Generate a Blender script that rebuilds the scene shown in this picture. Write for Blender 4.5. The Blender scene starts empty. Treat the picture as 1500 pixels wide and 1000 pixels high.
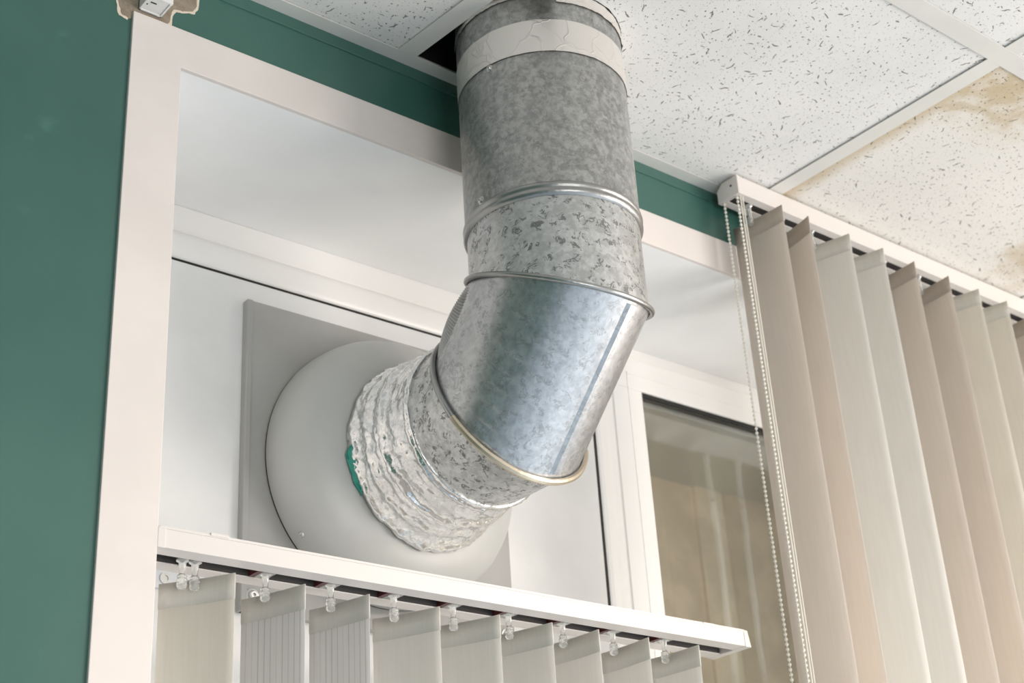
import bpy, bmesh, math, random
from mathutils import Vector, Matrix, noise
random.seed(7)
C = bpy.context.scene.collection
S = 1.2                                   # layout units -> metres (camera to wall plane = 1.2 m)
CAM = Vector((0, 0, 1.5))
def W(p): return Vector((p[0]*S, p[1]*S, p[2]*S + 1.5))

# ------------------------------------------------------------------ camera
cd = bpy.data.cameras.new('camera'); cam = bpy.data.objects.new('camera', cd); C.objects.link(cam)
cd.sensor_width = 36; cd.lens = 2178.6/1500*36; cd.clip_start = 0.02; cd.clip_end = 60
RX = Vector((0.78120367, -0.62158079, -0.0579495))
RY = Vector((0.2356348, 0.37955453, -0.89465893))
RZ = Vector((0.5780978, 0.68525592, 0.44297546))
cam.matrix_world = Matrix(((RX.x, -RY.x, -RZ.x, CAM.x), (RX.y, -RY.y, -RZ.y, CAM.y), (RX.z, -RY.z, -RZ.z, CAM.z), (0, 0, 0, 1)))
cd.dof.use_dof = True; cd.dof.focus_distance = 1.52; cd.dof.aperture_fstop = 9.0
bpy.context.scene.camera = cam

# ------------------------------------------------------------------ world, lights, exposure
sc = bpy.context.scene
sc.view_settings.view_transform = 'Standard'; sc.view_settings.look = 'None'
sc.view_settings.gamma = 1; sc.view_settings.use_curve_mapping = False
sc.view_settings.exposure = -0.10
try:
    sc.cycles.use_denoising = True
    sc.cycles.max_bounces = 8; sc.cycles.diffuse_bounces = 5
    sc.cycles.sample_clamp_indirect = 6
except Exception: pass
wd = bpy.data.worlds.new('daylight'); sc.world = wd; wd.use_nodes = True
bg = wd.node_tree.nodes['Background']; bg.inputs[0].default_value = (1.0, 0.985, 0.965, 1); bg.inputs[1].default_value = 0.60
def area(name, loc, target, sx, sy, power, col):
    l = bpy.data.lights.new(name, 'AREA'); l.shape = 'RECTANGLE'; l.size = sx; l.size_y = sy
    l.energy = power; l.color = col
    o = bpy.data.objects.new(name, l); C.objects.link(o); o.location = loc
    o.rotation_euler = (Vector(target) - Vector(loc)).to_track_quat('-Z', 'Y').to_euler()
    return o
CEIL = 0.9336
area('ceiling_lamp_light', (3.0, -1.0, 2.56), (3.0, -1.0, 0), 1.2, 1.2, 125, (1.0, 0.88, 0.78))
area('room_fill_light', (3.9, 0.0, 1.5), (1.2, 1.3, 2.1), 1.0, 1.4, 30, (1.0, 0.87, 0.76))  # warm side fill from the right; source unseen, no window modelled
area('room_fill_light', (2.7, -0.9, 1.45), (1.3, 1.4, 2.0), 1.2, 1.2, 50, (1.0, 0.92, 0.85))  # fill added in mid-room to brighten the infill panel; no window there
area('room_fill_light', (-0.1, -2.8, 1.2), (1.6, 1.1, 2.1), 1.8, 1.3, 42, (1.0, 0.97, 0.95))  # fill added at back left to brighten the left-facing vanes
area('balcony_fill_light', (2.3, 1.66, 2.85), (2.6, 2.6, 2.2), 1.4, 0.2, 8, (1.0, 0.90, 0.78))  # fill added above the window head to brighten the boards; no lamp there

# ------------------------------------------------------------------ materials
def mat(name):
    m = bpy.data.materials.new(name); m.use_nodes = True
    nt = m.node_tree; b = nt.nodes['Principled BSDF']
    return m, nt, b
def nd(nt, t, **kw):
    n = nt.nodes.new(t)
    for k, v in kw.items(): setattr(n, k, v)
    return n
def mth(nt, op, a, b=None, c=None):
    n = nt.nodes.new('ShaderNodeMath'); n.operation = op
    for i, v in enumerate((a, b, c)):
        if v is None: continue
        if isinstance(v, (int, float)): n.inputs[i].default_value = v
        else: nt.links.new(v, n.inputs[i])
    return n.outputs[0]
def vmth(nt, op, a, b=None):
    n = nt.nodes.new('ShaderNodeVectorMath'); n.operation = op
    for i, v in enumerate((a, b)):
        if v is None: continue
        if isinstance(v, (tuple, list)): n.inputs[i].default_value = v
        else: nt.links.new(v, n.inputs[i])
    return n.outputs[0]
def mixc(nt, f, a, b):
    n = nt.nodes.new('ShaderNodeMix'); n.data_type = 'RGBA'
    if isinstance(f, (int, float)): n.inputs[0].default_value = f
    else: nt.links.new(f, n.inputs[0])
    for s, v in ((6, a), (7, b)):
        if isinstance(v, (tuple, list)): n.inputs[s].default_value = (*v[:3], 1)
        else: nt.links.new(v, n.inputs[s])
    return n.outputs[2]
def ramp(nt, x, p0, p1, v0=0.0, v1=1.0):
    n = nt.nodes.new('ShaderNodeMapRange'); n.interpolation_type = 'SMOOTHSTEP'
    nt.links.new(x, n.inputs[0])
    for i, v in zip((1, 2, 3, 4), (p0, p1, v0, v1)): n.inputs[i].default_value = v
    return n.outputs[0]
def pos(nt): return nd(nt, 'ShaderNodeNewGeometry').outputs['Position']
def noi(nt, vec, scale, detail=3, rough=0.55, dist=0.0):
    n = nd(nt, 'ShaderNodeTexNoise'); nt.links.new(vec, n.inputs['Vector'])
    n.inputs['Scale'].default_value = scale; n.inputs['Detail'].default_value = detail
    n.inputs['Roughness'].default_value = rough; n.inputs['Distortion'].default_value = dist
    return n
def bump(nt, b, h, strength, dist):
    n = nd(nt, 'ShaderNodeBump'); n.inputs['Strength'].default_value = strength; n.inputs['Distance'].default_value = dist
    nt.links.new(h, n.inputs['Height']); nt.links.new(n.outputs[0], b.inputs['Normal']); return n
def simple(name, col, rough=0.5, metal=0.0, bmp=None, vary=0.0, spec=0.5):
    m, nt, b = mat(name)
    b.inputs['Base Color'].default_value = (*col, 1); b.inputs['Roughness'].default_value = rough
    b.inputs['Metallic'].default_value = metal; b.inputs['Specular IOR Level'].default_value = spec
    p = pos(nt)
    if vary:
        n = noi(nt, p, 9, 4)
        c = mixc(nt, ramp(nt, n.outputs[0], .35, .65), tuple(x*(1-vary) for x in col), tuple(min(1, x*(1+vary)) for x in col))
        nt.links.new(c, b.inputs['Base Color'])
    if bmp:
        n2 = noi(nt, p, bmp[0], 3); bump(nt, b, n2.outputs[0], bmp[1], bmp[2])
    return m

M = {}
M['white_paint'] = simple('white_paint', (.88, .88, .875), .42, bmp=(30, .15, .002), vary=.015)
M['trim_paint'] = simple('cream_trim', (.71, .65, .61), .5, bmp=(22, .12, .002), vary=.03)
M['pvc'] = simple('white_pvc', (.84, .825, .80), .3)
M['rail_white'] = simple('white_enamel', (.70, .655, .62), .35)
M['panel'] = simple('white_panel', (.74, .74, .73), .4, bmp=(7, .2, .003), vary=.03)
M['plate'] = simple('grey_painted_plate', (.36, .358, .345), .42, bmp=(14, .25, .003), vary=.05)
M['dome'] = simple('pale_grey_paint', (.47, .475, .46), .4, bmp=(10, .12, .003), vary=.03)
M['gasket'] = simple('black_gasket', (.012, .012, .011), .6)
M['dark'] = simple('void_shade', (.01, .01, .01), .9)  # near-black colour stands in for the unlit space above the tiles
M['rail_inner'] = simple('dark_grey_track', (.075, .07, .068), .4)
M['maroon'] = simple('maroon_slider', (.09, .02, .02), .4)
M['grid'] = simple('grid_enamel', (.66, .645, .61), .38, vary=.03)
M['screw'] = simple('zinc_screw', (.6, .6, .58), .3, 1.0)
M['bead'] = simple('ivory_bead', (.82, .78, .70), .35)
M['cord'] = simple('ivory_cord', (.78, .73, .65), .7)
M['trunk'] = simple('white_plastic', (.78, .76, .73), .35)
M['bracket'] = simple('bracket_grey', (.62, .64, .67), .35, .3)
M['floor'] = simple('pale_grey_lino', (.46, .58, .72), .35)
M['room'] = simple('room_paint', (.76, .75, .72), .6)
M['glove'] = simple('green_scrap', (.03, .28, .22), .5, bmp=(200, .5, .001))

# green gloss wall paint
m, nt, b = mat('green_gloss_paint'); p = pos(nt)
n1 = noi(nt, p, 2.2, 4); n2 = noi(nt, p, 18, 5, .6)
c = mixc(nt, ramp(nt, n1.outputs[0], .3, .7), (.034, .108, .087), (.050, .135, .108))
st = vmth(nt, 'MULTIPLY', p, (60, 60, 9)); n4 = noi(nt, st, 1, 2)
c = mixc(nt, ramp(nt, n2.outputs[0], .62, .78, 0, .35), c, (.09, .22, .18))
nt.links.new(c, b.inputs['Base Color']); b.inputs['Roughness'].default_value = .30
b.inputs['Specular IOR Level'].default_value = .6
hs = mth(nt, 'ADD', n1.outputs[0], mth(nt, 'MULTIPLY', n2.outputs[0], .25))
hs = mth(nt, 'ADD', hs, mth(nt, 'MULTIPLY', n4.outputs[0], .05))
bump(nt, b, hs, .35, .006)
M['green'] = m

# plaster
m, nt, b = mat('bare_plaster'); p = pos(nt)
n1 = noi(nt, p, 120, 6, .7)
nt.links.new(mixc(nt, n1.outputs[0], (.16, .12, .085), (.46, .39, .30)), b.inputs['Base Color'])
b.inputs['Roughness'].default_value = .95; bump(nt, b, n1.outputs[0], .8, .004)
M['plaster'] = m
M['plaster_edge'] = simple('chipped_plaster_edge', (.72, .62, .50), .9, bmp=(150, .5, .002))

# mineral fibre ceiling tile
def tile_mat(name, stain):
    m, nt, b = mat(name); p = pos(nt)
    def worms(scale, lx, ly, thr, wob, seed):
        q = vmth(nt, 'ADD', p, (seed, seed*1.7, 0))
        w = noi(nt, q, 90, 2); wv = vmth(nt, 'MULTIPLY', vmth(nt, 'SUBTRACT', w.outputs['Color'], (.5, .5, .5)), (wob, wob, 0))
        q = vmth(nt, 'MULTIPLY', vmth(nt, 'ADD', q, wv), (1, 1, 0))
        v = nd(nt, 'ShaderNodeTexVoronoi'); v.voronoi_dimensions = '2D'; v.inputs['Scale'].default_value = scale
        nt.links.new(q, v.inputs['Vector'])
        d = vmth(nt, 'SUBTRACT', q, v.outputs['Position'])
        s = nd(nt, 'ShaderNodeSeparateColor'); nt.links.new(v.outputs['Color'], s.inputs[0])
        r = nd(nt, 'ShaderNodeVectorRotate'); r.rotation_type = 'Z_AXIS'; nt.links.new(d, r.inputs['Vector'])
        nt.links.new(mth(nt, 'MULTIPLY', s.outputs[0], 6.28), r.inputs['Angle'])
        e = vmth(nt, 'MULTIPLY', r.outputs[0], (1/lx, 1/ly, 0))
        ln = nd(nt, 'ShaderNodeVectorMath', operation='LENGTH'); nt.links.new(e, ln.inputs[0])
        size = mth(nt, 'ADD', mth(nt, 'MULTIPLY', s.outputs[1], .9), .35)
        L = mth(nt, 'DIVIDE', ln.outputs['Value'], size)
        mask = ramp(nt, L, .75, 1.1, 1, 0)
        keep = mth(nt, 'LESS_THAN', s.outputs[2], thr)
        return mth(nt, 'MULTIPLY', mask, keep)
    a = worms(52, .0058, .00085, .30, .007, 0.0)
    bb = worms(70, .0034, .0008, .22, .007, 3.3)
    cc = worms(120, .0012, .0009, .5, .0, 7.1)
    dd = worms(230, .00055, .00055, .5, .0, 1.9)
    k = mth(nt, 'MAXIMUM', mth(nt, 'MAXIMUM', a, bb), mth(nt, 'MAXIMUM', cc, mth(nt, 'MULTIPLY', dd, .7)))
    g = noi(nt, p, 420, 3); g2 = noi(nt, p, 6, 3)
    base = mixc(nt, ramp(nt, g2.outputs[0], .3, .7), (.69, .68, .655), (.75, .735, .71))
    if stain:
        sx = nd(nt, 'ShaderNodeSeparateXYZ'); nt.links.new(p, sx.inputs[0])
        w2 = noi(nt, p, 9, 5, .6)
        ww = mth(nt, 'MULTIPLY', mth(nt, 'SUBTRACT', w2.outputs[0], .5), .30)
        # stain reaching in from the far corner by the grid crossing, and rims along the rail
        dx = mth(nt, 'SUBTRACT', sx.outputs[0], 1.50); dy = mth(nt, 'SUBTRACT', sx.outputs[1], .78)
        ra = mth(nt, 'ADD', mth(nt, 'SQRT', mth(nt, 'ADD', mth(nt, 'MULTIPLY', dx, dx), mth(nt, 'MULTIPLY', mth(nt, 'MULTIPLY', dy, dy), 3.0))), ww)
        s1 = mth(nt, 'MULTIPLY', ramp(nt, ra, .05, .28, 1, 0), ramp(nt, noi(nt, p, 24, 4, .65).outputs[0], .35, .6, .45, 1))
        rim = mth(nt, 'MULTIPLY', ramp(nt, ra, .10, .15), ramp(nt, ra, .15, .20, 1, 0))
        dx2 = mth(nt, 'SUBTRACT', sx.outputs[0], 2.03); dy2 = mth(nt, 'SUBTRACT', sx.outputs[1], 1.03)
        rb = mth(nt, 'ADD', mth(nt, 'SQRT', mth(nt, 'ADD', mth(nt, 'MULTIPLY', dx2, dx2), mth(nt, 'MULTIPLY', dy2, dy2))), ww)
        s2 = ramp(nt, rb, .02, .13, .9, 0)
        ea = ramp(nt, mth(nt, 'ADD', sx.outputs[0], mth(nt, 'MULTIPLY', ww, .10)), 1.500, 1.540, .9, 0)
        sm = mth(nt, 'MAXIMUM', mth(nt, 'MAXIMUM', s1, s2), mth(nt, 'MAXIMUM', ea, mth(nt, 'MULTIPLY', rim, .8)))
        base = mixc(nt, mth(nt, 'MULTIPLY', sm, .95), mixc(nt, .5, base, (.72, .68, .62)), (.50, .40, .26))
    c = mixc(nt, mth(nt, 'MULTIPLY', k, .82), base, (.11, .10, .085))
    nt.links.new(c, b.inputs['Base Color']); b.inputs['Roughness'].default_value = .9
    b.inputs['Specular IOR Level'].default_value = .2
    h = mth(nt, 'SUBTRACT', mth(nt, 'MULTIPLY', g.outputs[0], .12), k)
    bump(nt, b, h, .6, .0015)
    return m
M['tile'] = tile_mat('mineral_fibre_tile', False)
M['tile_stained'] = tile_mat('water_stained_tile', True)

# galvanised sheet
def galv(name, spangle, contrast, base, rough, sc_=1.0, mott=1.0):
    m, nt, b = mat(name); p = pos(nt)
    w = noi(nt, p, 60*sc_, 3); wv = vmth(nt, 'MULTIPLY', vmth(nt, 'SUBTRACT', w.outputs['Color'], (.5, .5, .5)), (.014, .014, .014))
    q = vmth(nt, 'ADD', p, wv)
    v = nd(nt, 'ShaderNodeTexVoronoi'); v.inputs['Scale'].default_value = spangle; nt.links.new(q, v.inputs['Vector'])
    s = nd(nt, 'ShaderNodeSeparateColor'); nt.links.new(v.outputs['Color'], s.inputs[0])
    nf = noi(nt, p, 130*sc_, 5, .7); nb = noi(nt, p, 5, 3)
    # dark oxide flecks
    fl = noi(nt, q, 70*sc_, 3, .6, 1.4); fk = noi(nt, p, 85*sc_, 2, .5)
    rd = mth(nt, 'ABSOLUTE', mth(nt, 'SUBTRACT', fl.outputs[0], .5))
    fm = mth(nt, 'MULTIPLY', ramp(nt, rd, .015, .065, contrast, 0), ramp(nt, fk.outputs[0], .49, .57))
    f = mth(nt, 'ADD', mth(nt, 'MULTIPLY', s.outputs[0], .16), mth(nt, 'MULTIPLY', nf.outputs[0], .95))
    lo = tuple(x*(1-.34*mott) for x in base); hi = tuple(min(1, x*(1+.22*mott)) for x in base)
    c = mixc(nt, ramp(nt, f, .36, .76), lo, hi)
    c = mixc(nt, ramp(nt, nb.outputs[0], .35, .7, 0, .35), c, tuple(x*.74 for x in base))
    c = mixc(nt, fm, c, tuple(x*.36 for x in base))
    nt.links.new(c, b.inputs['Base Color']); b.inputs['Metallic'].default_value = .92
    r = mth(nt, 'ADD', rough, mth(nt, 'MULTIPLY', f, .16)); r = mth(nt, 'ADD', r, mth(nt, 'MULTIPLY', fm, .15))
    nt.links.new(r, b.inputs['Roughness'])
    h = mth(nt, 'ADD', mth(nt, 'MULTIPLY', s.outputs[1], .02), mth(nt, 'MULTIPLY', nb.outputs[0], 1.2))
    h = mth(nt, 'ADD', h, mth(nt, 'MULTIPLY', nf.outputs[0], .05))
    bump(nt, b, h, .30, .004)
    return m
M['galv_riser'] = galv('galvanised_riser', 130, .30, (.51, .51, .50), .36)
M['galv_spangle'] = galv('galvanised_spangle', 90, .95, (.60, .605, .60), .30, mott=.7)
M['galv_mid'] = galv('galvanised_bend', 150, .40, (.54, .55, .56), .26, mott=.5)
M['galv_ring'] = simple('steel_seam', (.38, .38, .375), .32, .95, bmp=(120, .25, .002), vary=.12)
M['galv_ring_warm'] = simple('lacquered_steel_seam', (.60, .52, .40), .34, .9, bmp=(120, .3, .002), vary=.12)
# tape and foil
m, nt, b = mat('aluminium_tape'); p = pos(nt)
v = nd(nt, 'ShaderNodeTexVoronoi', feature='DISTANCE_TO_EDGE'); v.inputs['Scale'].default_value = 24
w = noi(nt, p, 12, 3); nt.links.new(vmth(nt, 'ADD', p, vmth(nt, 'MULTIPLY', w.outputs['Color'], (.09, .09, .09))), v.inputs['Vector'])
cr = ramp(nt, v.outputs['Distance'], 0, .035, 1, 0)
nt.links.new(mixc(nt, mth(nt, 'MULTIPLY', cr, .12), (.80, .76, .72), (.45, .42, .40)), b.inputs['Base Color'])
b.inputs['Metallic'].default_value = .7; b.inputs['Roughness'].default_value = .42
bump(nt, b, mth(nt, 'ADD', cr, mth(nt, 'MULTIPLY', w.outputs[0], 1.2)), .35, .0012)
M['tape'] = m
m, nt, b = mat('crumpled_foil'); p = pos(nt)
w = noi(nt, p, 50, 4, .6)
v = nd(nt, 'ShaderNodeTexVoronoi', feature='DISTANCE_TO_EDGE'); v.inputs['Scale'].default_value = 70
nt.links.new(vmth(nt, 'ADD', p, vmth(nt, 'MULTIPLY', w.outputs['Color'], (.03, .03, .03))), v.inputs['Vector'])
nt.links.new(mixc(nt, ramp(nt, v.outputs['Distance'], 0, .08, .3, 0), (.86, .86, .855), (.40, .40, .40)), b.inputs['Base Color'])
b.inputs['Metallic'].default_value = 1; b.inputs['Roughness'].default_value = .16
bump(nt, b, mth(nt, 'ADD', w.outputs[0], mth(nt, 'MULTIPLY', v.outputs['Distance'], .8)), .5, .002)
M['foil'] = m

# woven blind fabric (lets light through)
def fabric(name, col, stripes=0.0):
    m, nt, b = mat(name)
    tc = nd(nt, 'ShaderNodeTexCoord'); o = tc.outputs['Object']
    sx = nd(nt, 'ShaderNodeSeparateXYZ'); nt.links.new(o, sx.inputs[0])
    n1 = noi(nt, vmth(nt, 'MULTIPLY', o, (1, 1, .06)), 320, 2)
    c = mixc(nt, ramp(nt, n1.outputs[0], .3, .7), tuple(x*.97 for x in col), col)
    if stripes:
        so = nd(nt, 'ShaderNodeSeparateXYZ'); nt.links.new(o, so.inputs[0])
        fr_ = mth(nt, 'FRACT', mth(nt, 'MULTIPLY', so.outputs[1], 135))
        n2 = noi(nt, vmth(nt, 'MULTIPLY', o, (0, 1, 0.02)), 90, 1)
        ln_ = mth(nt, 'MULTIPLY', ramp(nt, mth(nt, 'ABSOLUTE', mth(nt, 'SUBTRACT', fr_, .5)), .05, .11, stripes, 0), ramp(nt, n2.outputs[0], .3, .6, .3, 1))
        c = mixc(nt, ln_, c, tuple(x*.5 for x in col))
    nt.links.new(c, b.inputs['Base Color']); b.inputs['Roughness'].default_value = .85
    b.inputs['Specular IOR Level'].default_value = .2
    bump(nt, b, n1.outputs[0], .15, .0005)
    tr = nd(nt, 'ShaderNodeBsdfTranslucent'); nt.links.new(c, tr.inputs[0])
    mx = nd(nt, 'ShaderNodeMixShader'); mx.inputs[0].default_value = .5
    nt.links.new(b.outputs[0], mx.inputs[1]); nt.links.new(tr.outputs[0], mx.inputs[2])
    nt.links.new(mx.outputs[0], nt.nodes['Material Output'].inputs['Surface'])
    return m
M['fab_white'] = fabric('white_fabric', (.93, .92, .89))
M['fab_stripe'] = fabric('white_ribbed_fabric', (.87, .87, .86), .45)
M['fab_cream'] = fabric('cream_fabric', (.91, .885, .82))
M['fab_beige'] = fabric('beige_fabric', (.85, .80, .745))
M['hem'] = fabric('doubled_fabric', (.86, .84, .79))
M['hem_b'] = fabric('doubled_beige_fabric', (.71, .64, .57))

# clear plastic, glass
m, nt, b = mat('clear_plastic'); b.inputs['Base Color'].default_value = (.92, .92, .89, 1)
b.inputs['Roughness'].default_value = .12; b.inputs['Transmission Weight'].default_value = .75; b.inputs['IOR'].default_value = 1.3
M['clear'] = m
m, nt, b = mat('window_glass')
gl = nd(nt, 'ShaderNodeBsdfGlossy'); gl.inputs['Roughness'].default_value = .03; gl.inputs['Color'].default_value = (.9, .95, .93, 1)
tr = nd(nt, 'ShaderNodeBsdfTransparent'); tr.inputs[0].default_value = (.92, .92, .90, 1)
lw = nd(nt, 'ShaderNodeLayerWeight'); lw.inputs[0].default_value = .5
fa = mth(nt, 'ADD', mth(nt, 'MULTIPLY', mth(nt, 'POWER', lw.outputs['Facing'], 3.0), .9), .10)
wv = noi(nt, pos(nt), 3.5, 2); bp = nd(nt, 'ShaderNodeBump'); bp.inputs['Strength'].default_value = .06; bp.inputs['Distance'].default_value = .02
nt.links.new(wv.outputs[0], bp.inputs['Height']); nt.links.new(bp.outputs[0], gl.inputs['Normal'])
mx = nd(nt, 'ShaderNodeMixShader'); nt.links.new(fa, mx.inputs[0]); nt.links.new(tr.outputs[0], mx.inputs[1]); nt.links.new(gl.outputs[0], mx.inputs[2])
nt.links.new(mx.outputs[0], nt.nodes['Material Output'].inputs['Surface'])
M['glass'] = m

# ------------------------------------------------------------------ mesh helpers (all shapes in layout units)
WL = {}                                     # world location of each parent
def empty(name, base, label=None, cat=None, group=None, kind=None):
    o = bpy.data.objects.new(name, None); C.objects.link(o); o.empty_display_size = .05
    o.location = W(base); WL[o] = W(base); tag(o, label, cat, group, kind); return o
def tag(o, label=None, cat=None, group=None, kind=None):
    if label: o['label'] = label
    if cat: o['category'] = cat
    if group: o['group'] = group
    if kind: o['kind'] = kind
    return o
def obj(name, geo, material, parent=None, smooth=False, bevel=0, base=None, kind=None, label=None, angle=40):
    """geo = (verts, faces) in layout units; linked as ONE mesh object"""
    vs, fs = geo
    wv = [W(v) for v in vs]
    if parent is not None: org = WL[parent]
    elif base is not None: org = W(base)
    else:
        mn = [min(v[i] for v in wv) for i in range(3)]; mxx = [max(v[i] for v in wv) for i in range(3)]
        org = Vector(((mn[0]+mxx[0])/2, (mn[1]+mxx[1])/2, mn[2]))
    me = bpy.data.meshes.new(name); me.from_pydata([v-org for v in wv], [], fs); me.update()
    bm = bmesh.new(); bm.from_mesh(me); bmesh.ops.recalc_face_normals(bm, faces=bm.faces); bm.to_mesh(me); bm.free()
    o = bpy.data.objects.new(name, me); C.objects.link(o)
    me.materials.append(material)
    if smooth:
        for p in me.polygons: p.use_smooth = True
        try: me.set_sharp_from_angle(angle=math.radians(angle))
        except Exception: pass
    if parent is not None: o.parent = parent
    else: o.location = org
    WL[o] = org
    if bevel:
        b = o.modifiers.new('bevel', 'BEVEL'); b.width = bevel*S; b.segments = 2; b.limit_method = 'ANGLE'; b.angle_limit = math.radians(35)
    if kind: o['kind'] = kind
    if label: o['label'] = label
    return o
def box(x0, x1, y0, y1, z0, z1):
    v = [(x, y, z) for x in (x0, x1) for y in (y0, y1) for z in (z0, z1)]
    return v, [(0, 1, 3, 2), (4, 6, 7, 5), (0, 4, 5, 1), (2, 3, 7, 6), (0, 2, 6, 4), (1, 5, 7, 3)]
def join(*gs):
    V, F = [], []
    for v, f in gs:
        n = len(V); V += list(v); F += [tuple(i+n for i in q) for q in f]
    return V, F
def extrude_x(profile, x0, x1):
    """profile = list of (y, z), closed polygon extruded along x"""
    n = len(profile); v = [(x0, y, z) for y, z in profile] + [(x1, y, z) for y, z in profile]
    f = [(i, (i+1) % n, n+(i+1) % n, n+i) for i in range(n)] + [tuple(range(n)), tuple(range(2*n-1, n-1, -1))]
    return v, f
def extrude_z(poly, z0, z1):
    n = len(poly); v = [(x, y, z0) for x, y in poly] + [(x, y, z1) for x, y in poly]
    return v, [(i, (i+1) % n, n+(i+1) % n, n+i) for i in range(n)] + [tuple(range(n)), tuple(range(2*n-1, n-1, -1))]
def extrude_y(poly, y0, y1):
    n = len(poly); v = [(x, y0, z) for x, z in poly] + [(x, y1, z) for x, z in poly]
    return v, [(i, (i+1) % n, n+(i+1) % n, n+i) for i in range(n)] + [tuple(range(n)), tuple(range(2*n-1, n-1, -1))]
def lathe(c, ax, prof, n=96, caps=False):
    """prof = [(r, h)] revolved round axis ax through c"""
    ax = Vector(ax).normalized(); u = Vector((1, 0, 0)) if abs(ax.x) < .9 else Vector((0, 1, 0))
    u = (u - ax*u.dot(ax)).normalized(); w = ax.cross(u); c = Vector(c); V, F = [], []
    for r, h in prof:
        for i in range(n):
            t = 2*math.pi*i/n; V.append(c + ax*h + (u*math.cos(t) + w*math.sin(t))*r)
    for j in range(len(prof)-1):
        for i in range(n):
            k = (i+1) % n; F.append((j*n+i, j*n+k, (j+1)*n+k, (j+1)*n+i))
    if caps: F.append(tuple(range(n))); F.append(tuple(range((len(prof)-1)*n, len(prof)*n)))
    return V, F
def tube(path, r, n=8, closed=False):
    V, F = [], []; P = [Vector(p) for p in path]; m = len(P); up = None
    for i, p in enumerate(P):
        a = P[(i+1) % m] if (closed or i < m-1) else p; b_ = P[i-1] if (closed or i > 0) else p
        t = (a-b_).normalized()
        if up is None: up = t.orthogonal().normalized()
        up = (up - t*up.dot(t)).normalized(); s = t.cross(up)
        rr = r[i] if isinstance(r, list) else r
        for k in range(n):
            q = 2*math.pi*k/n; V.append(p + (up*math.cos(q) + s*math.sin(q))*rr)
    for i in range(m if closed else m-1):
        j = (i+1) % m
        for k in range(n): F.append((i*n+k, i*n+(k+1) % n, j*n+(k+1) % n, j*n+k))
    if not closed: F.append(tuple(range(n))); F.append(tuple(range((m-1)*n, m*n)))
    return V, F

# ================================================================== SETTING
# wall with the window opening
OX0, OX1, OZ1, OZ0 = .479, 2.35, .8235, -.45
YG = 1.003
wf = obj('wall_front', join(box(-2.2, OX0-.004, YG, 1.27, -1.25, 1.35), box(OX0-.004, OX1+.004, YG, 1.27, OZ1+.004, 1.35),
        box(OX0-.004, OX1+.004, YG, 1.27, -1.25, OZ0-.01), box(OX1+.004, 5.0, YG, 1.27, -1.25, 1.35)), M['green'], kind='structure')
# ragged plaster where the paint has come away round the trunking
def ragged(pts, amp, seed, sub=5):
    out = []; n = len(pts)
    for i in range(n):
        a, b_ = pts[i], pts[(i+1) % n]
        for k in range(sub):
            t = k/sub; x = a[0]*(1-t)+b_[0]*t; z = a[1]*(1-t)+b_[1]*t
            d = noise.noise_vector(Vector((x*300+seed, z*300, seed)))
            out.append((x+d.x*amp, z+d.y*amp))
    return out
pl_l = [(.4165, .925), (.4175, .8715), (.4205, .8590), (.4290, .8565), (.4310, .8600), (.4310, .925)]
pl_r = [(.4310, .925), (.4310, .8640), (.4640, .8645), (.4668, .8700), (.4672, .8800), (.4700, .8865), (.4790, .8885), (.4885, .8925), (.4925, .8990), (.4930, .925)]
for q, s in ((pl_l, 1.0), (pl_r, 5.0)):
    rim = [(x + (.0022 if s > 2 else -.0022), z-.0018) for x, z in q]
    obj('chipped_edge', extrude_y(ragged(rim, .0012, s), YG-.0004, YG+.001), M['plaster_edge'], wf)
    obj('bare_plaster_patch', extrude_y(ragged(q, .0012, s), YG-.0009, YG+.001), M['plaster'], wf)
# lip of the old paint line below the ceiling angle
lp = []
for i in range(60):
    x = .44 + i*.0125 ; z = .9195 + .0006*noise.noise(Vector((x*20, 0, 0)))
    lp.append((x, YG-.0005, z))
obj('paint_ridge', tube(lp, .0011, 6), M['green'], wf, smooth=True)

# casing round the opening: left jamb and head in one flat board
obj('trim_1', extrude_y([(.431, -.5), (.431, .8655), (2.4, .8695), (2.4, OZ1), (OX0, OZ1), (OX0, -.5)], 1.0, YG+.0015), M['trim_paint'], kind='structure', bevel=.0006)
# white lining of the recess: head and reveals
YF = 1.209
obj('trim_2', box(OX0, OX1, 1.0045, 1.25, OZ1, OZ1+.004), M['white_paint'], kind='structure')
obj('trim_3', box(OX0-.004, OX0, 1.0005, 1.25, OZ0, OZ1), M['white_paint'], kind='structure')
obj('trim_4', box(OX1, OX1+.004, 1.0005, 1.25, OZ0, OZ1), M['white_paint'], kind='structure')
obj('trim_5', box(OX0, OX1, 1.0005, 1.25, OZ0-.01, OZ0), M['white_paint'], kind='structure')

# window
YS = 1.199
w = empty('window_1', (1.4, YF, OZ0), kind='structure')
obj('window_frame', join(box(OX0, OX1, YF, 1.26, .792, OZ1), box(OX0, .512, YF, 1.26, OZ0, .792),
    box(1.1375, 1.180, YF, 1.26, OZ0, .792), box(OX1-.03, OX1, YF, 1.26, OZ0, .792), box(.512, 1.1375, YF, 1.26, OZ0, OZ0+.04), box(1.18, OX1-.03, YF, 1.26, OZ0, OZ0+.04)), M['pvc'], w, bevel=.001)
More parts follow.
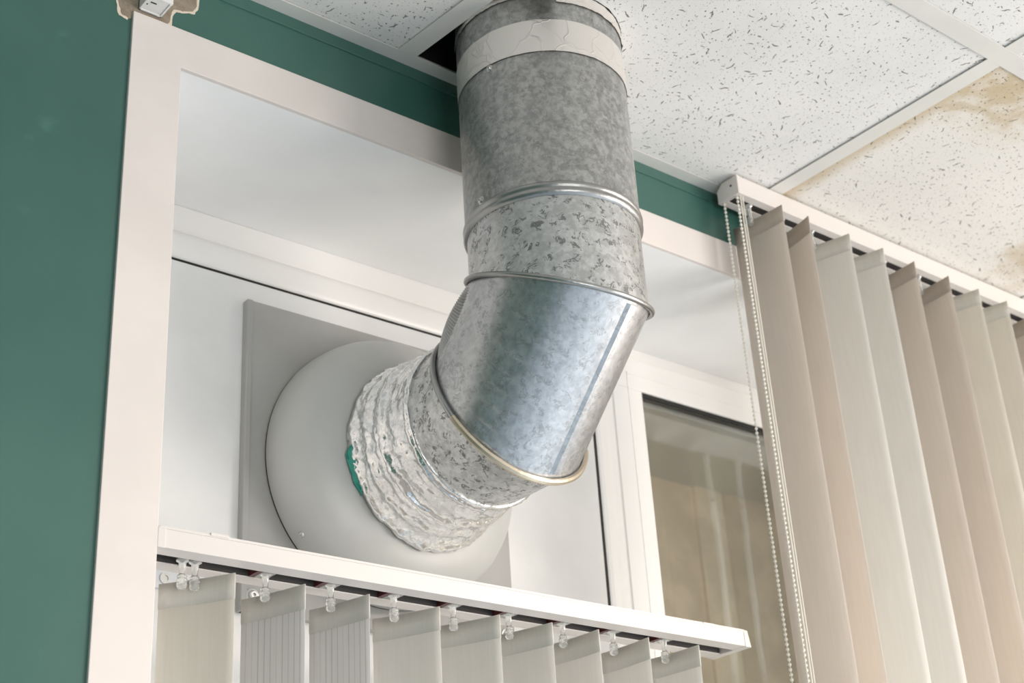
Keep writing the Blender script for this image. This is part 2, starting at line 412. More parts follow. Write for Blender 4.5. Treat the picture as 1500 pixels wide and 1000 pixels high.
# rounded head member over the infill panel
prof = [(YF+.002, .793)]
for i in range(9):
    a = math.radians(90 - i*22.5); prof.append((YS+.007-.0085*math.cos(math.radians(-80+i*20)), .7745+.0125*math.sin(math.radians(90-i*22.5))))
prof = [(YF+.002, .7905), (1.2045, .7895), (1.2005, .7860), (1.1985, .7800), (1.1980, .7720), (1.1985, .7640), (1.2000, .7590), (1.2020, .7560), (YF+.002, .7560)]
obj('head_sash_member', extrude_x(prof, .4795, 1.1345), M['pvc'], w, smooth=True, angle=60)
obj('panel_gasket', join(box(.4795, 1.1355, 1.2015, 1.206, .7515, .7562), box(1.1284, 1.1352, 1.2010, 1.206, OZ0+.04, .7562)), M['gasket'], w)
obj('infill_panel', box(.5, 1.1288, 1.1992, 1.215, OZ0+.04, .7522), M['panel'], w, bevel=.0006)
# mullion with moulded steps
mp = [(1.1345, YF), (1.1345, 1.2005), (1.1362, 1.1990), (1.1400, 1.1975), (1.1490, 1.1975), (1.1560, 1.1990), (1.1640, 1.1990), (1.1655, 1.2000), (1.1668, 1.1990), (1.1680, YF)]
obj('mullion', extrude_z(mp, OZ0+.04, .7560), M['pvc'], w)
# opening sash of the right light
X0, X1, ZT, ZB = 1.1685, OX1-.025, .8030, OZ0+.03
GX0, GX1, GZ1, GZ0 = 1.2185, OX1-.075, .7597, OZ0+.08
obj('sash', join(box(X0, X1, YS, 1.235, GZ1, ZT), box(X0, X1, YS, 1.235, ZB, GZ0), box(X0, GX0, YS, 1.235, GZ0, GZ1), box(GX1, X1, YS, 1.235, GZ0, GZ1)), M['pvc'], w, bevel=.0012)
obj('sash_bead', join(box(X0+.026, X0+.0285, YS-.0007, YS+.002, GZ0, GZ1+.02), box(X0+.026, X1-.02, YS-.0007, YS+.002, GZ1+.0195, GZ1+.022)), M['pvc'], w)
obj('glazing_gasket', join(box(GX0-.001, GX1, YS+.003, YS+.009, GZ1-.004, GZ1), box(GX0-.0005, GX0+.0012, YS+.006, YS+.010, GZ0, GZ1)), M['gasket'], w)
sp = join(box(GX0, GX1, YS+.012, YS+.026, GZ1-.0125, GZ1-.004), box(GX0-.004, GX0+.003, YS+.012, YS+.026, GZ0, GZ1))
obj('glazing_spacer', sp, M['screw'], w)
obj('pane', box(GX0-.002, GX1+.002, YS+.009, YS+.012, GZ0-.002, GZ1+.002), M['glass'], w)

# ceiling: plenum slab, grid and tiles
H = CEIL
cl = empty('ceiling', (1.0, .5, H), kind='structure')
obj('plenum_slab', box(-2.2, 5.0, -2.6, 1.25, 1.30, 1.33), M['dark'], cl)
obj('plenum_shade_sheet', box(-2.2, 5.0, 1.0, 1.0028, H+.018, 1.30), M['dark'], cl)  # black sheet added over the green wall so the duct gap looks unlit
obj('outer_ceiling', join(box(-2.2, -.32, -2.6, 1.003, H+.003, H+.015), box(2.29, 5.0, -2.6, 1.003, H+.003, H+.015), box(-.32, 2.29, -2.6, .115, H+.003, H+.015)), M['tile'], cl)
obj('wall_angle', join(extrude_x([(.9865, H), (YG, H), (YG, H+.017), (YG-.0012, H+.017), (YG-.0012, H+.0012), (.9865, H+.0012)], -2.2, 5.0)), M['grid'], cl)
TW = .0110
def tee_x(yc, x0, x1):
    return join(box(x0, x1, yc-TW, yc+TW, H-.0002, H+.001), box(x0, x1, yc-.001, yc+.001, H+.001, H+.03))
def tee_y(xc, y0, y1, sl=0.0):
    # sl = sideways lean of the rail towards the room end
    def q(a, z0, z1): return [(xc-a, y1, z0), (xc+a, y1, z0), (xc+a+sl, y0, z0), (xc-a+sl, y0, z0), (xc-a, y1, z1), (xc+a, y1, z1), (xc+a+sl, y0, z1), (xc-a+sl, y0, z1)]
    f = [(0, 1, 2, 3), (4, 5, 6, 7), (0, 1, 5, 4), (1, 2, 6, 5), (2, 3, 7, 6), (3, 0, 4, 7)]
    return join((q(TW, H, H+.001), f), (q(.001, H+.001, H+.03), f))
obj('grid_rail', tee_x(.6400, -.32, 2.29), M['grid'], cl)
obj('grid_rail', tee_x(.122, -.32, 2.29), M['grid'], cl)
XT = [.202, .7185, 1.2375, 1.755, 2.273]
for k, x in enumerate(XT):
    obj('grid_rail', tee_y(x if k != 1 else .7185, .6511, .9868, .03 if k == 1 else .004), M['grid'], cl)
    obj('grid_rail', tee_y(x+.003, .133, .629), M['grid'], cl)
def tile(poly, material=None):
    # bevelled lay-in tile from a plan outline
    n = len(poly); cx = sum(p[0] for p in poly)/n; cy = sum(p[1] for p in poly)/n; zb = H+.0022
    ins = []
    for i in range(n):
        x, y = poly[i]; d = math.hypot(x-cx, y-cy); k = 1-.0018/d; ins.append((cx+(x-cx)*k, cy+(y-cy)*k))
    v = [(x, y, zb) for x, y in ins] + [(x, y, zb+.0012) for x, y in poly] + [(x, y, zb+.0125) for x, y in poly]
    f = [tuple(range(n)), tuple(range(3*n-1, 2*n-1, -1))]
    for j in (0, 1): f += [(j*n+i, j*n+(i+1) % n, (j+1)*n+(i+1) % n, (j+1)*n+i) for i in range(n)]
    return obj('ceiling_tile', (v, f), material or M['tile'], cl)
g = .0035; yb, yt = .6400+g, .9975
def rect(x0, x1, y0, y1): return [(x0, y0), (x1, y0), (x1, y1), (x0, y1)]
tile(rect(-.30, .202-g, yb, yt)); tile([(.202+g, yb), (.7185+.03-g, yb), (.7185-g, yt), (.202+g, yt)])
# cut tile round the duct, gone between the duct and the rail
XV, YV, ZH, R = .8205, .902, .5635, .0825
cut = []
for i in range(40):
    a = math.radians(60 - i*5.4)
    rr = R + .0035 + .0015*noise.noise(Vector((i*.9, 3, 0))) + (.004 if 10 < i < 18 else 0)
    cut.append((XV+rr*math.cos(a), YV+rr*math.sin(a)))
cut = [p for p in cut if p[0] > .775]
# outline: start wall edge right of duct, go round
poly = [(1.2375-g, yt), (XV+.045, yt)] + cut + [(.765, .79), (.752, .74), (.7485+g, yb), (1.2375-g, yb)]
tile(poly)
tile(rect(1.2375+g, 1.755-g, yb, yt), M['tile_stained']); tile(rect(1.755+g, 2.273-g, yb, yt), M['tile_stained'])
for a, b_ in zip([-.316]+XT[:-1], XT): tile(rect(a+g, b_-g, .122+g, .6400-g))

# rest of the room
obj('floor', box(-2.2, 5.0, -2.6, 1.25, -1.27, -1.25), M['floor'], kind='structure')
obj('wall_left', box(-1.15, -1.1, -2.6, 1.25, -1.25, 1.33), M['green'], kind='structure')
# glazed balcony beyond the window
bal = empty('wall_outside', (1.6, 2.0, -1.25), kind='structure')
M['balc'] = simple('balcony_render', (.75, .74, .71), .7)
M['board'] = simple('beige_cladding', (.78, .68, .56), .6, vary=.12)
M['board2'] = simple('dark_beige_cladding', (.60, .50, .39), .6, vary=.12)
rb = random.Random(3)
x = .4
while x < 3.6:
    wdt = rb.uniform(.035, .10)
    obj('cladding_board', box(x, x+wdt-.004, 2.2+rb.uniform(-.01, .01), 2.26, -1.2, 1.6), M['board'] if rb.random() > .3 else M['board2'], bal)
    x += wdt
obj('balcony_slab', box(.2, 5.4, 1.35, 2.3, 1.185, 1.25), M['balc'], bal)
obj('balcony_floor', box(.2, 5.4, 1.28, 3.2, -1.3, -1.25), M['balc'], bal)

# ================================================================== DUCT FLANGE IN THE WINDOW
fl = empty('duct_flange', (XV, 1.199, .40), 'pale grey round duct collar on a square metal plate in the window panel', 'vent flange')
DC = (.8193, 1.19, .5635)
hp = .163
obj('mounting_plate', join(box(DC[0]-hp, DC[0]+hp, 1.1905, 1.1992, DC[2]-hp, DC[2]+hp)), M['plate'], fl, bevel=.0015)
obj('plate_fold', box(DC[0]-hp-.0008, DC[0]-hp+.0062, 1.1892, 1.1990, DC[2]-hp, DC[2]+hp), M['plate'], fl, bevel=.0012)
prof = [(.1385, .0005), (.1405, .0002), (.1412, -.004), (.1415, -.012), (.1408, -.022), (.1385, -.033), (.134, -.043), (.127, -.051), (.119, -.057), (.110, -.0615), (.103, -.0640), (.0985, -.0652), (.094, -.0665), (.0885, -.0672)]
obj('collar_dome', lathe((DC[0], 1.188, DC[2]), (0, 1, 0), prof, 128), M['dome'], fl, smooth=True, angle=70)
obj('dome_seal', lathe((DC[0], 1.190, DC[2]), (0, 1, 0), [(.130, .0), (.1405, 0), (.1405, -.0018), (.130, -.0018)], 96), M['gasket'], fl)
def screw(c, ax, r, parent, name='screw', mm=None):
    o = obj(name, lathe(c, ax, [(r*1.5, 0), (r*1.5, r*.25), (r, r*.3), (r, r*.8), (r*.75, r*1.1), (r*.35, r*1.1), (r*.3, r*.7)], 20, True), mm or M['screw'], parent, smooth=True, angle=35)
    return o
an = math.atan2(.474-DC[2], .7051-DC[0])
for k in range(3):
    a = an + k*math.pi*2/3
    screw((DC[0]+.1395*math.cos(a), 1.170, DC[2]+.1395*math.sin(a)), (math.cos(a), -.35, math.sin(a)), .0030, fl)
for sx, sz in ((-1, -1), (1, -1)):
    screw((DC[0]+sx*(hp-.0115), 1.1905, DC[2]+sz*(hp-.0155)), (0, -1, 0), .0046, fl, 'bolt')

# small bracket with a hole, behind the far left vane
br = empty('metal_bracket', (.584, 1.199, .42), 'small grey bracket with a round hole behind the leftmost vane of the lower blind', 'bracket')
zb0 = .4215
bp_ = [(.560, .412), (.603, .412), (.603, .4322), (.597, .4308), (.594, .4330), (.589, .4312), (.585, .4342), (.580, .4325), (.575, .4350), (.560, .4350)]
obj('bracket_plate', extrude_y(bp_, 1.1955, 1.1988), M['bracket'], br)
obj('hole_grommet', lathe((.5815, 1.1955, zb0), (0, -1, 0), [(.0052, 0), (.0052, .0012), (.0030, .0012), (.0030, .0002)], 24, True), M['screw'], br, smooth=True)

# ================================================================== VENTILATION DUCT
dt = empty('ventilation_duct', (XV, YV, ZH), 'galvanised steel duct dropping from the ceiling and bending into the window flange', 'duct')
T = .080
tan = math.tan(math.radians(22.5))
N = 128
# riser above the bead
zb = .7130
Rr = .0832
prof = [(Rr, 1.12-ZH), (Rr, .716-ZH), (Rr+.0006, .7150-ZH)]
obj('riser_pipe', lathe((XV, YV, ZH), (0, 0, 1), prof, N), M['galv_riser'], dt, smooth=True)
prof = [(Rr, .7190-ZH), (Rr+.0016, .7175-ZH), (Rr+.0022, .7155-ZH), (Rr+.0014, .7135-ZH), (Rr+.0004, .7125-ZH), (Rr+.0018, .7105-ZH), (Rr+.0020, .7080-ZH), (Rr+.0004, .7060-ZH), (Rr-.0012, .7050-ZH)]
obj('swaged_bead', lathe((XV, YV, ZH), (0, 0, 1), prof, N), M['galv_ring'], dt, smooth=True, angle=80)
def mitre(c, ax, r, d0, d1, n0, n1, steps=6):
    """cylinder round axis ax through c, ends cut by planes (d, normal) given as points on the axis"""
    ax = Vector(ax).normalized(); u = Vector((1, 0, 0)); w_ = ax.cross(u); V, F = [], []; c = Vector(c)
    e = []
    for p0, nn in ((d0, n0), (d1, n1)):
        row = []
        for i in range(N):
            t = 2*math.pi*i/N; o = c + (u*math.cos(t)+w_*math.sin(t))*r
            s = (Vector(p0)-o).dot(Vector(nn))/ax.dot(Vector(nn)); row.append(o+ax*s)
        e.append(row)
    for j in range(steps+1):
        k = j/steps; V += [a.lerp(b_, k) for a, b_ in zip(*e)]
    for j in range(steps):
        for i in range(N): q = (i+1) % N; F.append((j*N+i, j*N+q, (j+1)*N+q, (j+1)*N+i))
    return (V, F), e
V1 = (XV, YV, ZH+T); H1 = (XV, YV+T, ZH)
n1 = (0, math.sin(math.radians(22.5)), -math.cos(math.radians(22.5)))
n2 = (0, math.cos(math.radians(22.5)), -math.sin(math.radians(22.5)))
Rc = .0818
gm, e = mitre((XV, YV, ZH), (0, 0, -1), Rc, (XV, YV, .7052), V1, (0, 0, -1), n1)
obj('elbow_inlet', gm, M['galv_spangle'], dt, smooth=True)
Rm = .0818
gm, e2 = mitre(V1, (0, 1, -1), Rm, V1, H1, n1, n2, 10)
V, F = [], []; ST = 90
for j in range(ST+1):
    k = j/ST
    for i in range(N):
        p = e2[0][i].lerp(e2[1][i], k); t = i*360/N; q = p - Vector(V1); sA = q.dot(Vector((0, 1, -1)).normalized())
        rad = (q - Vector((0, 1, -1)).normalized()*sA).normalized()
        ph = (sA + (t-140)*.00025)/.0165; saw = (ph - math.floor(ph)); saw = (saw*3 if saw < .25 else (1-saw))
        wr = math.exp(-((t-139+sA*60)/9)**2)*min(1, max(0, sA+.01)*60)
        V.append(p - rad*(.0013*saw*wr))
for j in range(ST):
    for i in range(N): q = (i+1) % N; F.append((j*N+i, j*N+q, (j+1)*N+q, (j+1)*N+i))
gm = (V, F)
mid = obj('elbow_middle', gm, M['galv_mid'], dt, smooth=True)
gm, e3 = mitre(H1, (0, 1, 0), Rc, H1, (XV, 1.045, ZH), n2, (0, 1, 0))
obj('elbow_outlet', gm, M['galv_spangle'], dt, smooth=True)
def seam(row, off, rad, cen):
    c = Vector(cen); path = []
    for p in row[::2]:
        d = (p-c); path.append(p + d.normalized()*off)
    return tube(path, rad, 10, True)
obj('seam_ring', seam(e2[0], .0028, .0026, V1), M['galv_ring'], dt, smooth=True)
rg = seam(e2[1], .0030, .0028, H1)
obj('seam_ring', rg, M['galv_ring'], dt, smooth=True)
# lacquered lower stretch of the second seam
row = e2[1]; sel = []
lo = sorted(range(N), key=lambda i: row[i].z)
c = Vector(H1)
zc = [p for p in row if True]
idx = [i for i in range(N) if row[i].z < ZH-.028]
# contiguous order
start = next(i for i in range(N) if (i in idx) and ((i-1) % N not in idx)); k = start; path = []
while k % N in idx and len(path) < N:
    p = row[k % N]; path.append(p + (p-c).normalized()*.0034); k += 1
obj('lacquered_seam', tube(path, .0032, 8), M['galv_ring_warm'], dt, smooth=True)
# lock seam along the middle gore
ax = Vector((0, 1, -1)).normalized(); u = Vector((1, 0, 0)); w_ = ax.cross(u)
def ridge(cdeg, half, hgt, s0, s1):
    V, F = [], []; prof = [(-half, -.0004), (-half*.75, hgt), (half*.3, hgt), (half, -.0004)]
    for k in range(2):
        for dx, dh in prof:
            t = math.radians(cdeg) + dx/Rm
            V.append(Vector(V1) + (u*math.cos(t)+w_*math.sin(t))*(Rm+dh) + ax*(s0, s1)[k])
    n = len(prof); F = [(i, i+1, n+i+1, n+i) for i in range(n-1)] + [(0, n, 2*n-1, n-1), tuple(range(n)), tuple(range(n, 2*n))]
    return V, F
obj('lock_seam', ridge(79, .0062, .0022, -.029, .1405), M['galv_mid'], dt, smooth=True, angle=20)
# ribbed throat of the bend
V, F = [], []; rows = 64; A0, A1, na = 183, 350, 60
for j in range(rows+1):
    t = j/rows
    for i in range(na+1):
        a = math.radians(A0+(A1-A0)*i/na); o = Vector(V1) + (u*math.cos(a)+w_*math.sin(a))*Rm
        s0 = (Vector(V1)-o).dot(Vector(n1))/ax.dot(Vector(n1)); s1 = (Vector(H1)-o).dot(Vector(n2))/ax.dot(Vector(n2))
        bul = .0066*math.sin(math.pi*t)**.7*min(1, max(0, (math.degrees(a)-190)/18)) - .002
        V.append(o + ax*(s0+(s1-s0)*t) + (u*math.cos(a)+w_*math.sin(a))*(bul + (.0005 if j % 2 else -.0005)))
for j in range(rows):
    for i in range(na): F.append((j*(na+1)+i, j*(na+1)+i+1, (j+1)*(na+1)+i+1, (j+1)*(na+1)+i))
obj('ribbed_throat', (V, F), M['galv_ring'], dt)

# tape band near the ceiling
def ragged_band(z0, z1, r, a0, a1, amp):
    V, F = [], []; n = 150
    for i in range(n+1):
        a = math.radians(a0+(a1-a0)*i/n)
        for k in range(5):
            z = z0+(z1-z0)*k/4 + amp*noise.noise(Vector((i*.15, k*.2, z0)))
            rr = r + .0005*noise.noise(Vector((i*.4, k*.9, 5)))
            V.append((XV+rr*math.cos(a), YV+rr*math.sin(a), z))
    for i in range(n):
        for k in range(4): F.append((i*5+k, i*5+k+1, (i+1)*5+k+1, (i+1)*5+k))
    return V, F
tp = obj('tape_band', ragged_band(.8630, .9000, Rr+.0007, 0, 360, .0004), M['tape'], dt, smooth=True, label='pale aluminium tape band')
obj('tape_strip', ragged_band(.9215, .9345, Rr+.0010, -118, 20, .0012), M['tape'], dt, smooth=True)
obj('tape_strip', ragged_band(.9295, .9345, Rr+.0010, 140, 225, .0015), M['tape'], dt, smooth=True)
# self-tapping screw on the riser
a = math.atan2(.904-YV, .7375-XV)
screw((XV+Rr*math.cos(a), YV+Rr*math.sin(a), .7221), (math.cos(a), math.sin(a), 0), .0028, dt)
aa = math.radians(193)
screw((XV+Rr*math.cos(aa), YV+Rr*math.sin(aa), .859), (math.cos(aa), math.sin(aa), 0), .0024, dt)

# crumpled foil wrap between bend and collar
def foil(y0, y1, r0, r1, seed, ridge_at, n=260, m=34, lump=0.0):
    V, F = [], []
    for j in range(m+1):
        t = j/m; y = y0+(y1-y0)*t
        for i in range(n):
            a = 2*math.pi*i/n; ca, sa = math.cos(a), math.sin(a)
            r = r0+(r1-r0)*t
            for c_, wd_, hh in ridge_at: r += hh*math.exp(-((t-c_ + .03*math.sin(a*2+seed))/wd_)**2)
            p = Vector((ca*2.0, sa*2.0, y*30 + seed + .9*math.sin(a*3+seed)))
            f = abs(noise.noise(p*1.5)) + .55*abs(noise.noise(p*4.3)) + .38*abs(noise.noise(Vector((ca*22, sa*22, y*160+seed))))
            r += .0040*(.42-f)*min(1, .25+t*3.5)
            if lump: r += lump*max(0, -sa-.35)*(t**1.5)*(1+.6*noise.noise(p*1.3))
            yy = y + .0022*noise.noise(Vector((ca*4, sa*4, seed+j*.2)))
            V.append((XV+r*ca, yy, ZH+r*sa))
    for j in range(m):
        for i in range(n): q = (i+1) % n; F.append((j*n+i, j*n+q, (j+1)*n+q, (j+1)*n+i))
    # turned-in edges
    k = len(V)
    for jj, rr in ((0, r0-.006), (m, r1-.008)):
        b0 = len(V)
        for i in range(n):
            a = 2*math.pi*i/n; V.append((XV+rr*math.cos(a), (y0+.001) if jj == 0 else (y1-.001), ZH+rr*math.sin(a)))
        for i in range(n): q = (i+1) % n; F.append((jj*n+i, jj*n+q, b0+q, b0+i))
    return V, F
obj('foil_wrap', foil(1.0300, 1.0760, .0832, .0858, 2.0, [(.10, .05, .0022), (.55, .12, .0012), (.93, .10, .0034)]), M['foil'], dt, smooth=True, angle=60, label='crumpled silver foil tape wrap')
obj('foil_wrap', foil(1.0740, 1.1190, .0870, .0915, 9.0, [(.10, .07, .0012), (.42, .10, .0022), (.85, .1, .0026)], lump=.011), M['foil'], dt, smooth=True, angle=60, label='crumpled silver foil tape wrap')
# scrap of green sealant film at the collar
V = []; F = []
for j in range(9):
    for i in range(13):
        a = math.radians(186+ i*2.2 + j*.6); rr = .0925 + .0020*noise.noise(Vector((i*.6, j*.6, 2))) + .0004*j
        V.append((XV+rr*math.cos(a), 1.1115 + j*.0010 + .002*noise.noise(Vector((i*.5, j*.7, 9))), ZH+rr*math.sin(a)))
for j in range(8):
    for i in range(12): F.append((j*13+i, j*13+i+1, (j+1)*13+i+1, (j+1)*13+i))
o = obj('green_film', (V, F), M['glove'], dt, smooth=True, label='torn scrap of green film')
sm = o.modifiers.new('s', 'SOLIDIFY'); sm.thickness = .0006

# ================================================================== VERTICAL BLINDS
def vane_geo(width, ztop, zbot, th=.0006, hem=False):
    n = 9; V, F = [], []; bow = .0016
    zs = [zbot, ztop]
    for z in zs:
        for k in range(n):
            t = k/(n-1)-.5; V.append((bow*(1-4*t*t), t*width, z))
    for k in range(n-1): F.append((k, k+1, n+k+1, n+k))
    return V, F
def carrier_geo(top, low):
    prof = [(.0010, top+.0010), (.0052, top+.0010), (.0054, top), (.0050, top-.0010), (.0030, top-.0020), (.0026, low+.0075), (.0030, low+.0066),
            (.0040, low+.0060), (.0041, low+.0046), (.0034, low+.0038), (.0044, low+.0030), (.0044, low+.0014), (.0034, low+.0006), (.0042, low-.0002), (.0040, low-.0030), (.0026, low-.0046), (.0006, low-.0052)]
    return lathe((0, 0, 0), (0, 0, 1), prof, 14)
def build_blind(root, zt, zb_, width, specs, hemh, ctop, clow, yc):
    """specs: (near x, near y, far x, far y, material key, hem material key)"""
    protos = {}
    for nx, ny, fx, fy, mk, hk in specs:
        cx, cy = (nx+fx)/2, (ny+fy)/2; rz = math.atan2(-(fx-nx), (fy-ny))
        key = (mk, hk)
        if key not in protos:
            ob = []
            for nm, geo, mt, thick in (('vane', vane_geo(width, zt, zb_), M[mk], .0006), ('vane_pocket', vane_geo(width+.0004, zt+.0006, zt-hemh), M[hk], .0016)):
                me = bpy.data.meshes.new(nm); me.from_pydata([Vector(v)*S for v in geo[0]], [], geo[1]); me.update()
                for p_ in me.polygons: p_.use_smooth = True
                me.materials.append(mt); ob.append((nm, me, thick))
            protos[key] = ob
        va = None
        for nm, me, thick in protos[key]:
            o = bpy.data.objects.new(nm, me); C.objects.link(o)
            md = o.modifiers.new('thickness', 'SOLIDIFY'); md.thickness = thick; md.offset = 0
            if va is None:
                o.parent = root; o.location = W((cx, cy, 0)) - WL[root]; o.rotation_euler = (0, 0, rz); va = o
            else: o.parent = va
def carriers(root, xs, yc, ctop, clow):
    geo = carrier_geo(ctop, clow); me = bpy.data.meshes.new('vane_hanger')
    me.from_pydata([Vector(v)*S for v in geo[0]], [], geo[1]); me.update()
    for p_ in me.polygons: p_.use_smooth = True
    me.materials.append(M['clear'])
    for x in xs:
        o = bpy.data.objects.new('vane_hanger', me); C.objects.link(o); o.parent = root; o.location = W((x, yc, 0)) - WL[root]
def rail_profile(y0, y1, z0, z1, s0, s1, th=.0012, lip=True):
    outer = [(s0, z0), (y0, z0), (y0, z1), (y1, z1), (y1, z0), (s1, z0)]
    inner = [(s1, z0+th), (y1-th, z0+th), (y1-th, z1-th), (y0+th, z1-th), (y0+th, z0+th), (s0, z0+th)]
    return outer + inner

# ---- lower blind, cut short, inside the recess
lb = empty('vertical_blind', (.81, 1.03, .378), 'short white vertical blind below the duct, its rail crossing inside the window recess', 'blind')
y0, y1, z0, z1 = 1.003, 1.0555, .3780, .3936
hr = obj('headrail', extrude_x(rail_profile(y0, y1, z0, z1, 1.0205, 1.0385), .4815, 1.1290), M['rail_white'], lb, bevel=.0004)
obj('top_lip', extrude_x([(1.0022, .3928), (1.0050, .3928), (1.0050, .3948), (1.0022, .3948)], .4815, 1.1290), M['rail_white'], hr)
obj('track_insert', join(box(.4830, 1.1280, 1.0150, 1.0440, .3855, .3900), box(.4830, 1.1280, 1.0170, 1.0205, .3795, .3855), box(.4830, 1.1280, 1.0385, 1.0420, .3795, .3855)), M['rail_inner'], hr)
for xa in (.531, .594, .657, .721, .785, .848, .912, .975, 1.042):
    pass
xs_low = [.5147, .5257, .589, .6515, .7155, .779, .842, .9065, .970, 1.0385]
for xh in xs_low[2:]:
    obj('slider', box(xh-.0105, xh-.0060, 1.0208, 1.0382, .3786, .3850), M['maroon'], hr)
    obj('slider_foot', join(box(xh-.0060, xh+.0060, 1.0212, 1.0378, .3784, .3800)), M['clear'], hr)
ecap = [(1.1290, .3776), (1.1375, .3776), (1.1290, .3940)]
capR = ([(1.1288, y0-.0006, .3774), (1.1375, y0-.0006, .3774), (1.1288, y0-.0006, .3945), (1.1340, y0-.0006, .3945),
         (1.1288, y1+.0006, .3774), (1.1375, y1+.0006, .3774), (1.1288, y1+.0006, .3945), (1.1340, y1+.0006, .3945)],
        [(0, 1, 3, 2), (4, 6, 7, 5), (0, 4, 5, 1), (1, 5, 7, 3), (2, 3, 7, 6), (0, 2, 6, 4)])
obj('end_cap', capR, M['rail_white'], lb, bevel=.0005)
obj('end_cap', box(.4800, .4868, y0-.0006, y1+.0006, .3774, .3945), M['rail_white'], lb, bevel=.0005)
obj('mounting_clip', box(.5245, .5410, 1.0015, 1.0060, .3935, .3962), M['rail_white'], lb, bevel=.0004)
obj('mounting_clip', box(1.0700, 1.0850, 1.0015, 1.0060, .3935, .3950), M['rail_white'], lb, bevel=.0004)
low = [(.5484, .9988, .5067, 1.0575, 'fab_cream', 'hem'), (.6103, .9985, .5855, 1.0640, 'fab_stripe', 'hem'), (.6712, .998, .6512, 1.0640, 'fab_stripe', 'hem'),
       (.7440, 1.002, .7149, 1.0600, 'fab_white', 'hem'), (.8056, 1.000, .7790, 1.0540, 'fab_white', 'hem'), (.8640, .999, .8466, 1.0540, 'fab_white', 'hem'),
       (.9197, .994, .9136, 1.0580, 'fab_white', 'hem'), (.9825, .993, .9816, 1.0580, 'fab_white', 'hem'), (1.0474, .9925, 1.0417, 1.0540, 'fab_white', 'hem')]
build_blind(lb, .3658, -.32, .0655, low, .0200, .378, .366, 1.03)
carriers(lb, xs_low, 1.0285, .3795, .3610)

# ---- right-hand blind, fixed under the ceiling
rbz0, rbz1 = .9085, .9325
rb_ = empty('vertical_blind', (1.85, .974, rbz0), 'full length cream vertical blind hanging from a rail under the ceiling at the right', 'blind')
y0, y1 = .958, .990
XE = 2.42
hr2 = obj('headrail', extrude_x(rail_profile(y0, y1, rbz0, rbz1, .9690, .9800), 1.1730, XE), M['rail_white'], rb_, bevel=.0005)
obj('track_insert', box(1.176, XE-.002, .9620, .9860, .9145, .9300), M['rail_inner'], hr2)
cp = ([(1.1675, y0-.0006, .9082), (1.1675, y1+.0006, .9082), (1.1675, y1+.0006, .9250), (1.1675, y1-.008, .9330), (1.1675, y0-.0006, .9330),
       (1.1735, y0-.0006, .9082), (1.1735, y1+.0006, .9082), (1.1735, y1+.0006, .9250), (1.1735, y1-.008, .9330), (1.1735, y0-.0006, .9330)],
      [(0, 1, 2, 3, 4), (9, 8, 7, 6, 5), (0, 5, 6, 1), (1, 6, 7, 2), (2, 7, 8, 3), (3, 8, 9, 4), (4, 9, 5, 0)])
obj('end_cap', cp, M['rail_white'], rb_, bevel=.0006)
obj('cap_pin', lathe((1.1675, .968, .9225), (-1, 0, 0), [(.0014, -.001), (.0014, .0003), (.0004, .0003)], 14, True), M['gasket'], rb_)
obj('end_cap', box(XE-.001, XE+.005, y0-.0006, y1+.0006, .9082, .9330), M['rail_white'], rb_, bevel=.0006)
for x in (1.30, 1.75, 2.2):
    obj('ceiling_bracket', box(x-.012, x+.012, .962, .986, .9326, .9336), M['rail_white'], rb_)
nxs = [1.2050, 1.2514, 1.3256, 1.3895, 1.4511, 1.5213, 1.5859, 1.6488, 1.714, 1.779, 1.844, 1.909, 1.975, 2.04, 2.105, 2.17, 2.235, 2.30, 2.365]
dxs = [-.006, .012, -.022, -.022, .002, .004, -.020, -.020, .006, -.018, -.02, .004, -.02, -.02, .004, -.02, -.02, .004, -.01]
mk = ['fab_beige', 'fab_beige', 'fab_white', 'fab_white', 'fab_beige', 'fab_beige', 'fab_cream', 'fab_cream', 'fab_beige', 'fab_cream']
specs = []
for i, (nx, dx_) in enumerate(zip(nxs, dxs)):
    k = mk[i % 10]; wy = math.sqrt(.0705**2 - dx_**2)
    specs.append((nx, .9285, nx+dx_, .9285+wy, k, 'hem_b' if k == 'fab_beige' else 'hem'))
build_blind(rb_, .8880, -.42, .0705, specs, .0210, .9085, .889, .974)
carriers(rb_, [s[0]+ (s[2]-s[0])*.6 for s in specs], .9742, .9090, .8860)
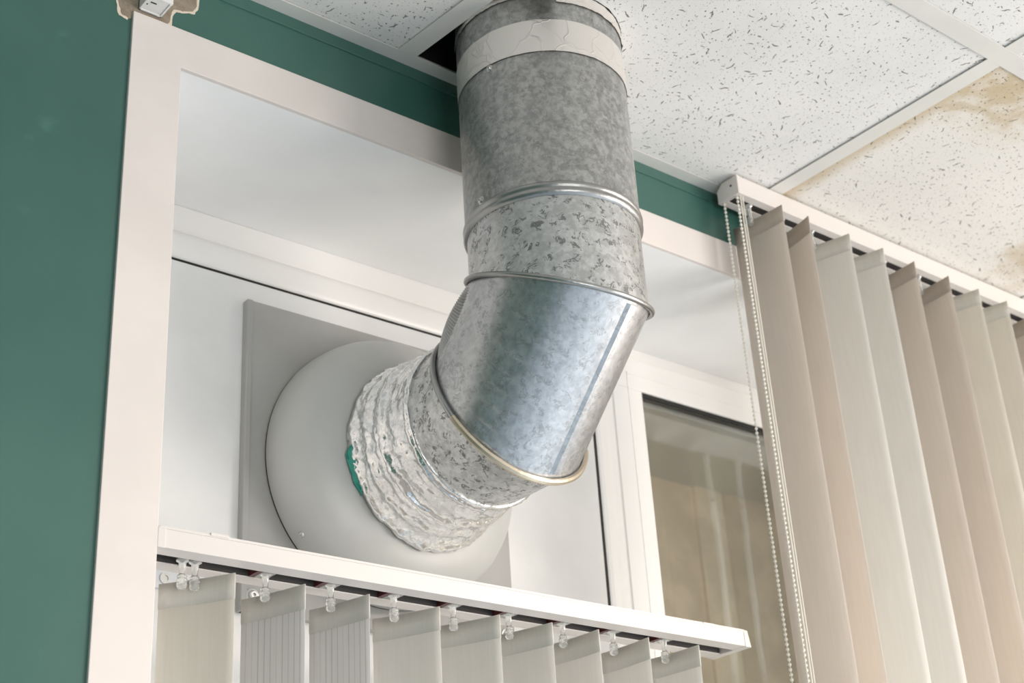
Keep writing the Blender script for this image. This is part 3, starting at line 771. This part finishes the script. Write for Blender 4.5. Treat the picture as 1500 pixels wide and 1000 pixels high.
# control chains and cords
def chain(x, y, z0, z1, sway):
    V, F = [], []; z = z0; r = .00185; k = 0
    while z > z1:
        cx = x + sway*math.sin((z0-z)*2.0); cy = y
        ns, nr = 8, 4; b0 = len(V)
        V.append((cx, cy, z+r))
        for j in range(1, nr):
            for i in range(ns):
                a = math.pi*j/nr; q = 2*math.pi*i/ns; V.append((cx+r*math.sin(a)*math.cos(q), cy+r*math.sin(a)*math.sin(q), z+r*math.cos(a)))
        V.append((cx, cy, z-r)); e_ = len(V)-1
        for i in range(ns): F.append((b0, b0+1+i, b0+1+(i+1) % ns)); F.append((e_, e_-ns+i, e_-ns+(i+1) % ns))
        for j in range(nr-2):
            for i in range(ns): F.append((b0+1+j*ns+i, b0+1+j*ns+(i+1) % ns, b0+1+(j+1)*ns+(i+1) % ns, b0+1+(j+1)*ns+i))
        z -= .0052
    st = tube([(x+sway*math.sin((z0-zz)*2.0), y, zz) for zz in [z0+.006 - i*(z0+.006-z1)/40 for i in range(41)]], .0005, 5)
    return join((V, F), st)
obj('bead_chain', chain(1.1700, .9835, .9050, -.35, .000), M['bead'], rb_, smooth=True, angle=80, kind='stuff')
obj('bead_chain', chain(1.1712, .9640, .9050, -.35, .000), M['bead'], rb_, smooth=True, angle=80, kind='stuff')
for xx in (1.1752, 1.1790):
    obj('pull_cord', tube([(xx, .9625, .9150 - i*.04) for i in range(32)], .0010, 6), M['cord'], rb_, smooth=True)

# ================================================================== CABLE TRUNKING above the casing corner
ct = empty('cable_trunking', (.449, .99, .871), 'short end of white plastic cable trunking above the corner of the window casing', 'trunking')
obj('trunking_channel', join(box(.4355, .4375, .980, 1.001, .8695, .9336), box(.4555, .4575, .980, 1.001, .8695, .9336), box(.4355, .4575, .999, 1.001, .8695, .9336)), M['trunk'], ct, bevel=.0004)
obj('trunking_lid', box(.4347, .4583, .9785, .9812, .8702, .9336), M['trunk'], ct, bevel=.0005)
obj('trunking_end', box(.4376, .4554, .9812, .9990, .8704, .8722), M['trunk'], ct, bevel=.0003)
obj('end_slot', join(box(.4405, .4460, .9860, .9872, .8700, .8706), box(.4385, .4395, .9900, .9915, .8700, .8706)), M['gasket'], ct)
